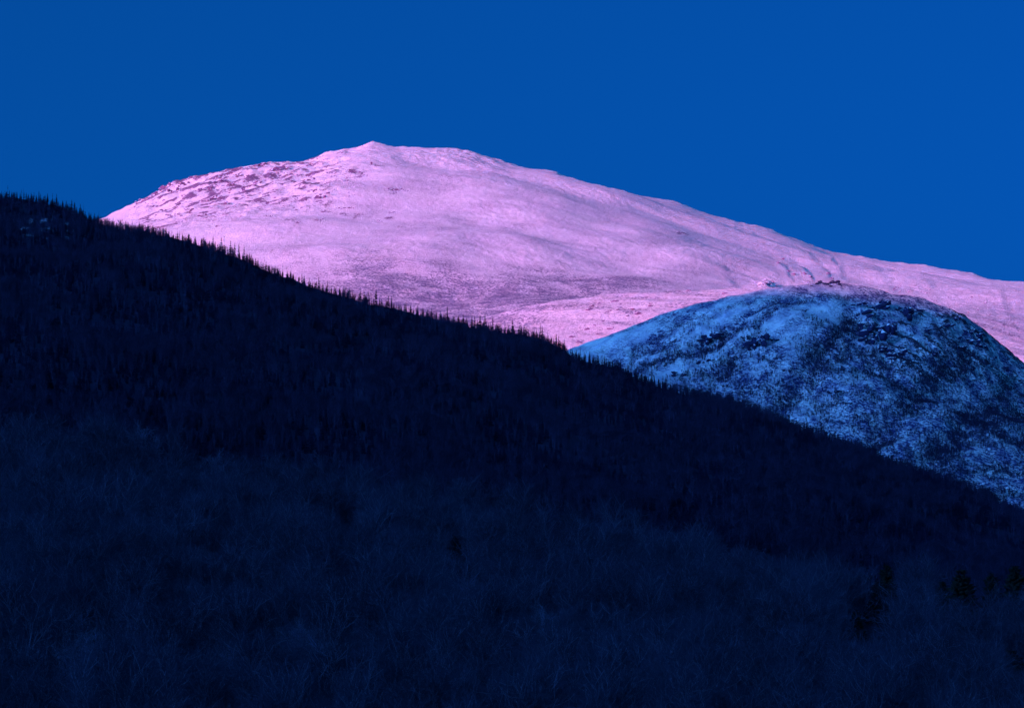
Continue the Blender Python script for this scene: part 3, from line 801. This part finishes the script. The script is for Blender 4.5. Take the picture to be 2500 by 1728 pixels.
# scrub and stunted trees on the shaded hill
clump = smooth(-.25, .45, fbm(hl.F[..., 0] / 45, hl.F[..., 1] / 70, 4, 241))
wq = in_view(hl) * np.clip((0.03 + 0.9 * woods) * (0.15 + clump) * smooth(12, 90, bl) + 1.1 * band * smooth(10, 60, bl) + 1.0 * trail * smooth(7, 30, bl), 0, 2) * (hl.px[..., 0] > 1250)
Pq = hl.scatter(40000, wq, rng)
ixq = np.where(rng.random(len(Pq)) < .32, rng.integers(0, 6, len(Pq)), rng.integers(6, 10, len(Pq)))
col_scr = variants('hill_scrub', [joined('hill_scrub', p) for p in SPR['full'] + SPR['narrow'] + small_bare])
woods_obj('hill_scrub', 'thin scrub and stunted trees over the blue shaded hill', 'scrub', Pq - [0, 0, .2], rng.uniform(.22, .58, len(Pq)) * (0.55 + 0.45 * smooth(20, 110, to_px(Pq)[:, 1] - np.interp(to_px(Pq)[:, 0], [c[0] for c in CREST_H], [c[1] for c in CREST_H]))), rng.uniform(0, 6.28, len(Pq)), ixq, col_scr)

# ------------------------------------------------------------------ countable trees
def place(name, pair, p, s, rz, sz=None):
    r = bpy.data.objects.new(name, None); C.objects.link(r)
    r.empty_display_size = 2.0
    r.location = p; r.rotation_euler = (0, 0, rz); r.scale = (s, s, sz or s)
    for part, me in (('trunk', pair[0]), ('crown', pair[1])):
        c = bpy.data.objects.new(part, me); C.objects.link(c); c.parent = r
    return r

ORD = ['leftmost', 'second from left', 'third from left', 'fourth from left', 'fifth from left', 'sixth from left', 'seventh from left', 'eighth from left', 'ninth from left', 'tenth from left', 'eleventh from left', 'twelfth from left',
       'thirteenth from left', 'fourteenth from left', 'fifteenth from left', 'sixteenth from left', 'seventeenth from left', 'eighteenth from left', 'nineteenth from left', 'twentieth from left']
def give_labels(items, cat, group):
    """items: (object, class phrase in the singular, in the plural, picture x)"""
    by = {}
    for it in items: by.setdefault(it[1], []).append(it)
    for key, lst in by.items():
        lst.sort(key=lambda q: q[3])
        for k, (o_, sing, plur, x) in enumerate(lst):
            tag(o_, sing if len(lst) == 1 else '%s of the %s' % (ORD[min(k, len(ORD) - 1)], plur), cat, group)

# spruces along the skyline of the ridge
TALL = [(19, 453), (57, 459), (95, 466), (116, 472), (128, 472), (138, 473), (175, 487), (182, 491), (196, 497), (204, 498), (241, 515), (276, 530), (340, 540), (462, 569), (496, 575), (520, 576), (540, 578), (547, 576), (563, 586),
        (573, 592), (583, 594), (596, 600), (609, 617), (615, 620), (646, 628), (662, 640), (690, 643), (700, 648), (712, 652), (737, 667), (768, 675), (778, 674), (800, 684), (838, 698), (853, 703), (880, 704), (889, 708), (899, 706), (903, 706),
        (918, 704), (948, 720), (956, 720), (964, 720), (991, 734), (1020, 742), (1053, 750), (1092, 746), (1109, 764), (1120, 768), (1131, 766), (1152, 768), (1159, 769), (1172, 768), (1184, 764), (1203, 773), (1213, 773), (1251, 778), (1268, 788),
        (1287, 793), (1319, 792), (1324, 795), (1358, 812), (1364, 818), (1378, 826), (1440, 855), (1459, 857), (1476, 865), (1549, 890), (1591, 901), (1625, 918), (1700, 944), (1726, 950), (1760, 958), (1826, 972), (1880, 992), (1970, 1028), (2005, 1030), (2058, 1055), (2070, 1060), (2166, 1098), (2330, 1160), (2430, 1198)]
ca_, ce_ = ang([c[0] for c in CREST_R], [c[1] for c in CREST_R])
def crest_ground(x, dy=0.0):
    a = ang(x, np.interp(x, [c[0] for c in CREST_R], [c[1] for c in CREST_R]))[0]
    c_ = np.interp(a, rd_.A, np.arange(len(rd_.A)))
    return rd_.sample(np.array([dy]), np.array([c_]))[0]
def backdrop(x):
    return ('against the blue sky at far left' if x < 130 else 'against blue sky left of the mountain' if x < 255 else 'below the rocky pink shoulder' if x < 470 else 'against pink snow below the crags' if x < 660 else
            'against lilac snow' if x < 860 else 'against purple scrub' if x < 1060 else 'below the purple hollow' if x < 1230 else 'below the pink spur' if x < 1400 else "at the hill's left foot" if x < 1620 else "below the hill's cliffs" if x < 1850 else
            'below the middle of the blue hill' if x < 2120 else 'at the lower right end of skyline')
items = []
rs = random.Random(21)
spots = []
for x, y in TALL: spots.append((x, y, 1))
k = 0
while len(spots) < 286:
    x = 4 + 2490 * (k * 0.6180339 % 1.0); k += 1
    spots.append((x, None, 0))
for x, ytop, tall in spots:
    p = crest_ground(x, rs.uniform(0.0, 1.2))
    if ytop is not None:
        e = ang(x, ytop)[1]; h = e * p[1] - p[2] + 0.6
        h = max(h, 6.5)
        kind = rs.choice(['narrow', 'narrow', 'gaunt', 'full', 'narrow', 'gaunt', 'dead'])
        if x == 2005: kind = 'full'
    else:
        h = rs.uniform(5.6, 9.0) * (0.85 if x < 250 else 1) if x < 1400 else rs.uniform(4.5, 8.0) if rs.random() < .7 else rs.uniform(9.0, 12.0); kind = rs.choice(['full', 'narrow', 'full', 'narrow', 'gaunt', 'dead'])
    s = h / 10.0
    o = place({'full': 'spruce_tree', 'narrow': 'spruce_tree', 'gaunt': 'spruce_tree', 'dead': 'dead_spruce'}[kind], rs.choice(SPR[kind]), p - np.array([0, 0, .5]), s * (0.9 if ytop is None else 0.85) * rs.uniform(.85, 1.1), rs.uniform(0, 6.28), s)
    size = 'tall' if h > 11.5 else 'middling' if h > 8.6 else 'short' if h > 7.2 else 'stubby'
    word = {'full': 'full skirted', 'narrow': 'narrow pointed', 'gaunt': 'gaunt thin', 'dead': 'bare dead'}[kind]
    b = backdrop(x)
    items.append((o, '%s %s spruce on the ridge skyline %s' % (size, word, b), '%s %s spruces %s' % (size, word, b), x))
give_labels(items, 'spruce', 'spruces along the skyline of the dark ridge')

# bare hardwoods on the near hillside
rf = np.random.default_rng(77)
cand = fg.scatter(3600, in_view(fg, .01), rf)
# keep them a few metres apart
keep = []; cell = {}
for q in cand:
    key = (int(q[0] // 6.2), int(q[1] // 6.2))
    if key in cell: continue
    cell[key] = 1; keep.append(q)
cand = np.array(keep)
PINES = [(2165, 1370, 15, 'dark bushy pine left of the pair at the right edge of the near wood'), (2140, 1410, 12, 'smaller dark pine tucked under the bushy pine at right'), (2345, 1375, 16, 'broad dark pine in the right group of the near wood'),
        (2300, 1410, 12, 'low dark pine left of the broad pine at right'), (2420, 1390, 14, 'dark pine right of the broad pine near the right edge'), (2478, 1370, 14, 'dark pine at the right edge above the others'), (2470, 1570, 12, 'dark pine low at the right edge'),
        (445, 1105, 12, 'dark pine right of the crooked pale tree at left'), (470, 1150, 10, 'small dark pine below the other pine at left'), (1320, 1300, 8, 'small dark spruce alone in the centre of the near wood'), (1110, 1300, 10, 'rounded dark pine left of centre in the near wood'),
        (840, 1435, 11, 'dark pine low left of centre among bare trees'), (2090, 1480, 9, 'small dark pine below the bushy pine at right')]
ok = np.ones(len(cand), bool); PINE_AT = []
for x, y, h, lab in PINES:
    # stand it on the hillside so that its top reaches the place it has in the picture
    a_, e_ = (float(v) for v in ang(x, y))
    c_ = np.interp(a_, fg.A, np.arange(len(fg.A)))
    rows_ = fg.sample(np.linspace(0, 59, 240), np.full(240, c_))
    i_ = int(np.argmin(np.abs(rows_[:, 2] + h - e_ * rows_[:, 1])))
    q = rows_[i_]; hh = min(max(e_ * q[1] - q[2], 8), 19)
    PINE_AT.append((a_ * q[1], q[1], q[2] - .3, hh, lab))
    tops = to_px(cand + np.array([0, 0, 16.0]))       # nothing taller stands right in front of it
    cw, ch = (46, 80) if x > 2000 else (22, 26)
    ok &= ~((np.abs(tops[:, 0] - x) < cw) & (cand[:, 1] < q[1] + 3) & (tops[:, 1] < y + ch))
cand = cand[ok]
pxy = to_px(cand + np.array([0, 0, 9.0]))
SPECIAL = [(368, 1105, 'pale', 'pale bare tree with crooked limbs at the upper left edge of the near wood'), (1865, 1500, 'broad', 'large spreading bare tree with fanned limbs at lower right'),
           (790, 1180, 'upright', 'bare tree with dense brushy crown at the left top of the near wood'), (1380, 1460, 'broad', 'bare tree with curved outspread limbs at lower centre'),
           (1118, 1560, 'pale', 'pale leaning bare trunk low in the centre'), (850, 1690, 'pale', 'pale forked bare tree cut by the bottom edge left of centre'), (500, 1190, 'pale', 'slim pale bare tree right of the crooked pale one')]
items = []; used = set()
def near_idx(x, y):
    d = (pxy[:, 0] - x) ** 2 + (pxy[:, 1] - y) ** 2
    for i_ in used: d[i_] = 1e9
    i_ = int(np.argmin(d)); used.add(i_); return i_
for x, y, kd, lab in SPECIAL:
    i_ = near_idx(x, y); q = cand[i_]
    o = place('bare_tree', HW[kd][0], q - np.array([0, 0, .2]), 1.08, rf.uniform(0, 6.28))
    tag(o, lab, 'tree', 'bare hardwoods on the near hillside')
# the ones that show largest: nearest to the camera and inside the frame
vis = (pxy[:, 0] > 10) & (pxy[:, 0] < 2490) & (pxy[:, 1] < 1722)
order = [i_ for i_ in np.argsort(cand[:, 1]) if vis[i_] and i_ not in used][:270]
kinds = ['broad', 'upright', 'forked', 'leaning', 'upright', 'broad', 'pale']
for i_ in order:
    used.add(i_); q = cand[i_]
    kd = kinds[int(rf.integers(0, 7))] if rf.random() < .9 else 'broad'
    if kd == 'pale' and rf.random() < .7: kd = 'upright'
    s = rf.uniform(.78, 1.12)
    o = place('bare_tree', HW[kd][int(rf.integers(0, len(HW[kd])))], q - np.array([0, 0, .2]), s, rf.uniform(0, 6.28) if kd != 'leaning' else rf.uniform(-.5, .5))
    x, y = pxy[i_]
    col_ = ['the lower left corner', 'the lower left', 'the lower middle', 'the lower right', 'the lower right corner'][min(int(x // 500), 4)]
    rowz = 'on the bottom edge,' if y > 1640 else 'low' if y > 1570 else 'higher up'
    word = {'broad': 'spreading', 'upright': 'upright', 'forked': 'forked', 'leaning': 'leaning', 'pale': 'pale'}[kd]
    size = 'big' if s > .95 else 'smaller'
    where = (rowz + ' ' + col_.replace('the ', '')) if ',' in rowz else rowz + ' in ' + col_
    items.append((o, '%s %s bare tree %s' % (size, word, where), '%s %s bare trees %s' % (size, word, where), x))
give_labels(items, 'tree', 'bare hardwoods on the near hillside')
# the rest of that wood
rest = [i_ for i_ in range(len(cand)) if i_ not in used]
all_hw = [p for k in ('broad', 'upright', 'forked', 'leaning') for p in HW[k]]
col_hw = variants('near_hardwood', [joined('near_hardwood', p) for p in all_hw])
Pr = cand[rest]
woods_obj('bare_wood', 'hazy mass of bare hardwood crowns farther up the near hillside', 'wood', Pr - [0, 0, .2], rf.uniform(.75, 1.1, len(Pr)), rf.uniform(0, 6.28, len(Pr)), rf.integers(0, len(all_hw), len(Pr)), col_hw)

# dark conifers standing among the near hardwoods
for x_, y_, z_, hh, lab in PINE_AT:
    o = place('pine_tree' if 'pine' in lab else 'spruce_tree', random.choice(PIN), (x_, y_, z_), hh / 13.5, random.uniform(0, 6.28))
    tag(o, lab, 'pine' if 'pine' in lab else 'spruce', 'dark conifers among the near bare trees')
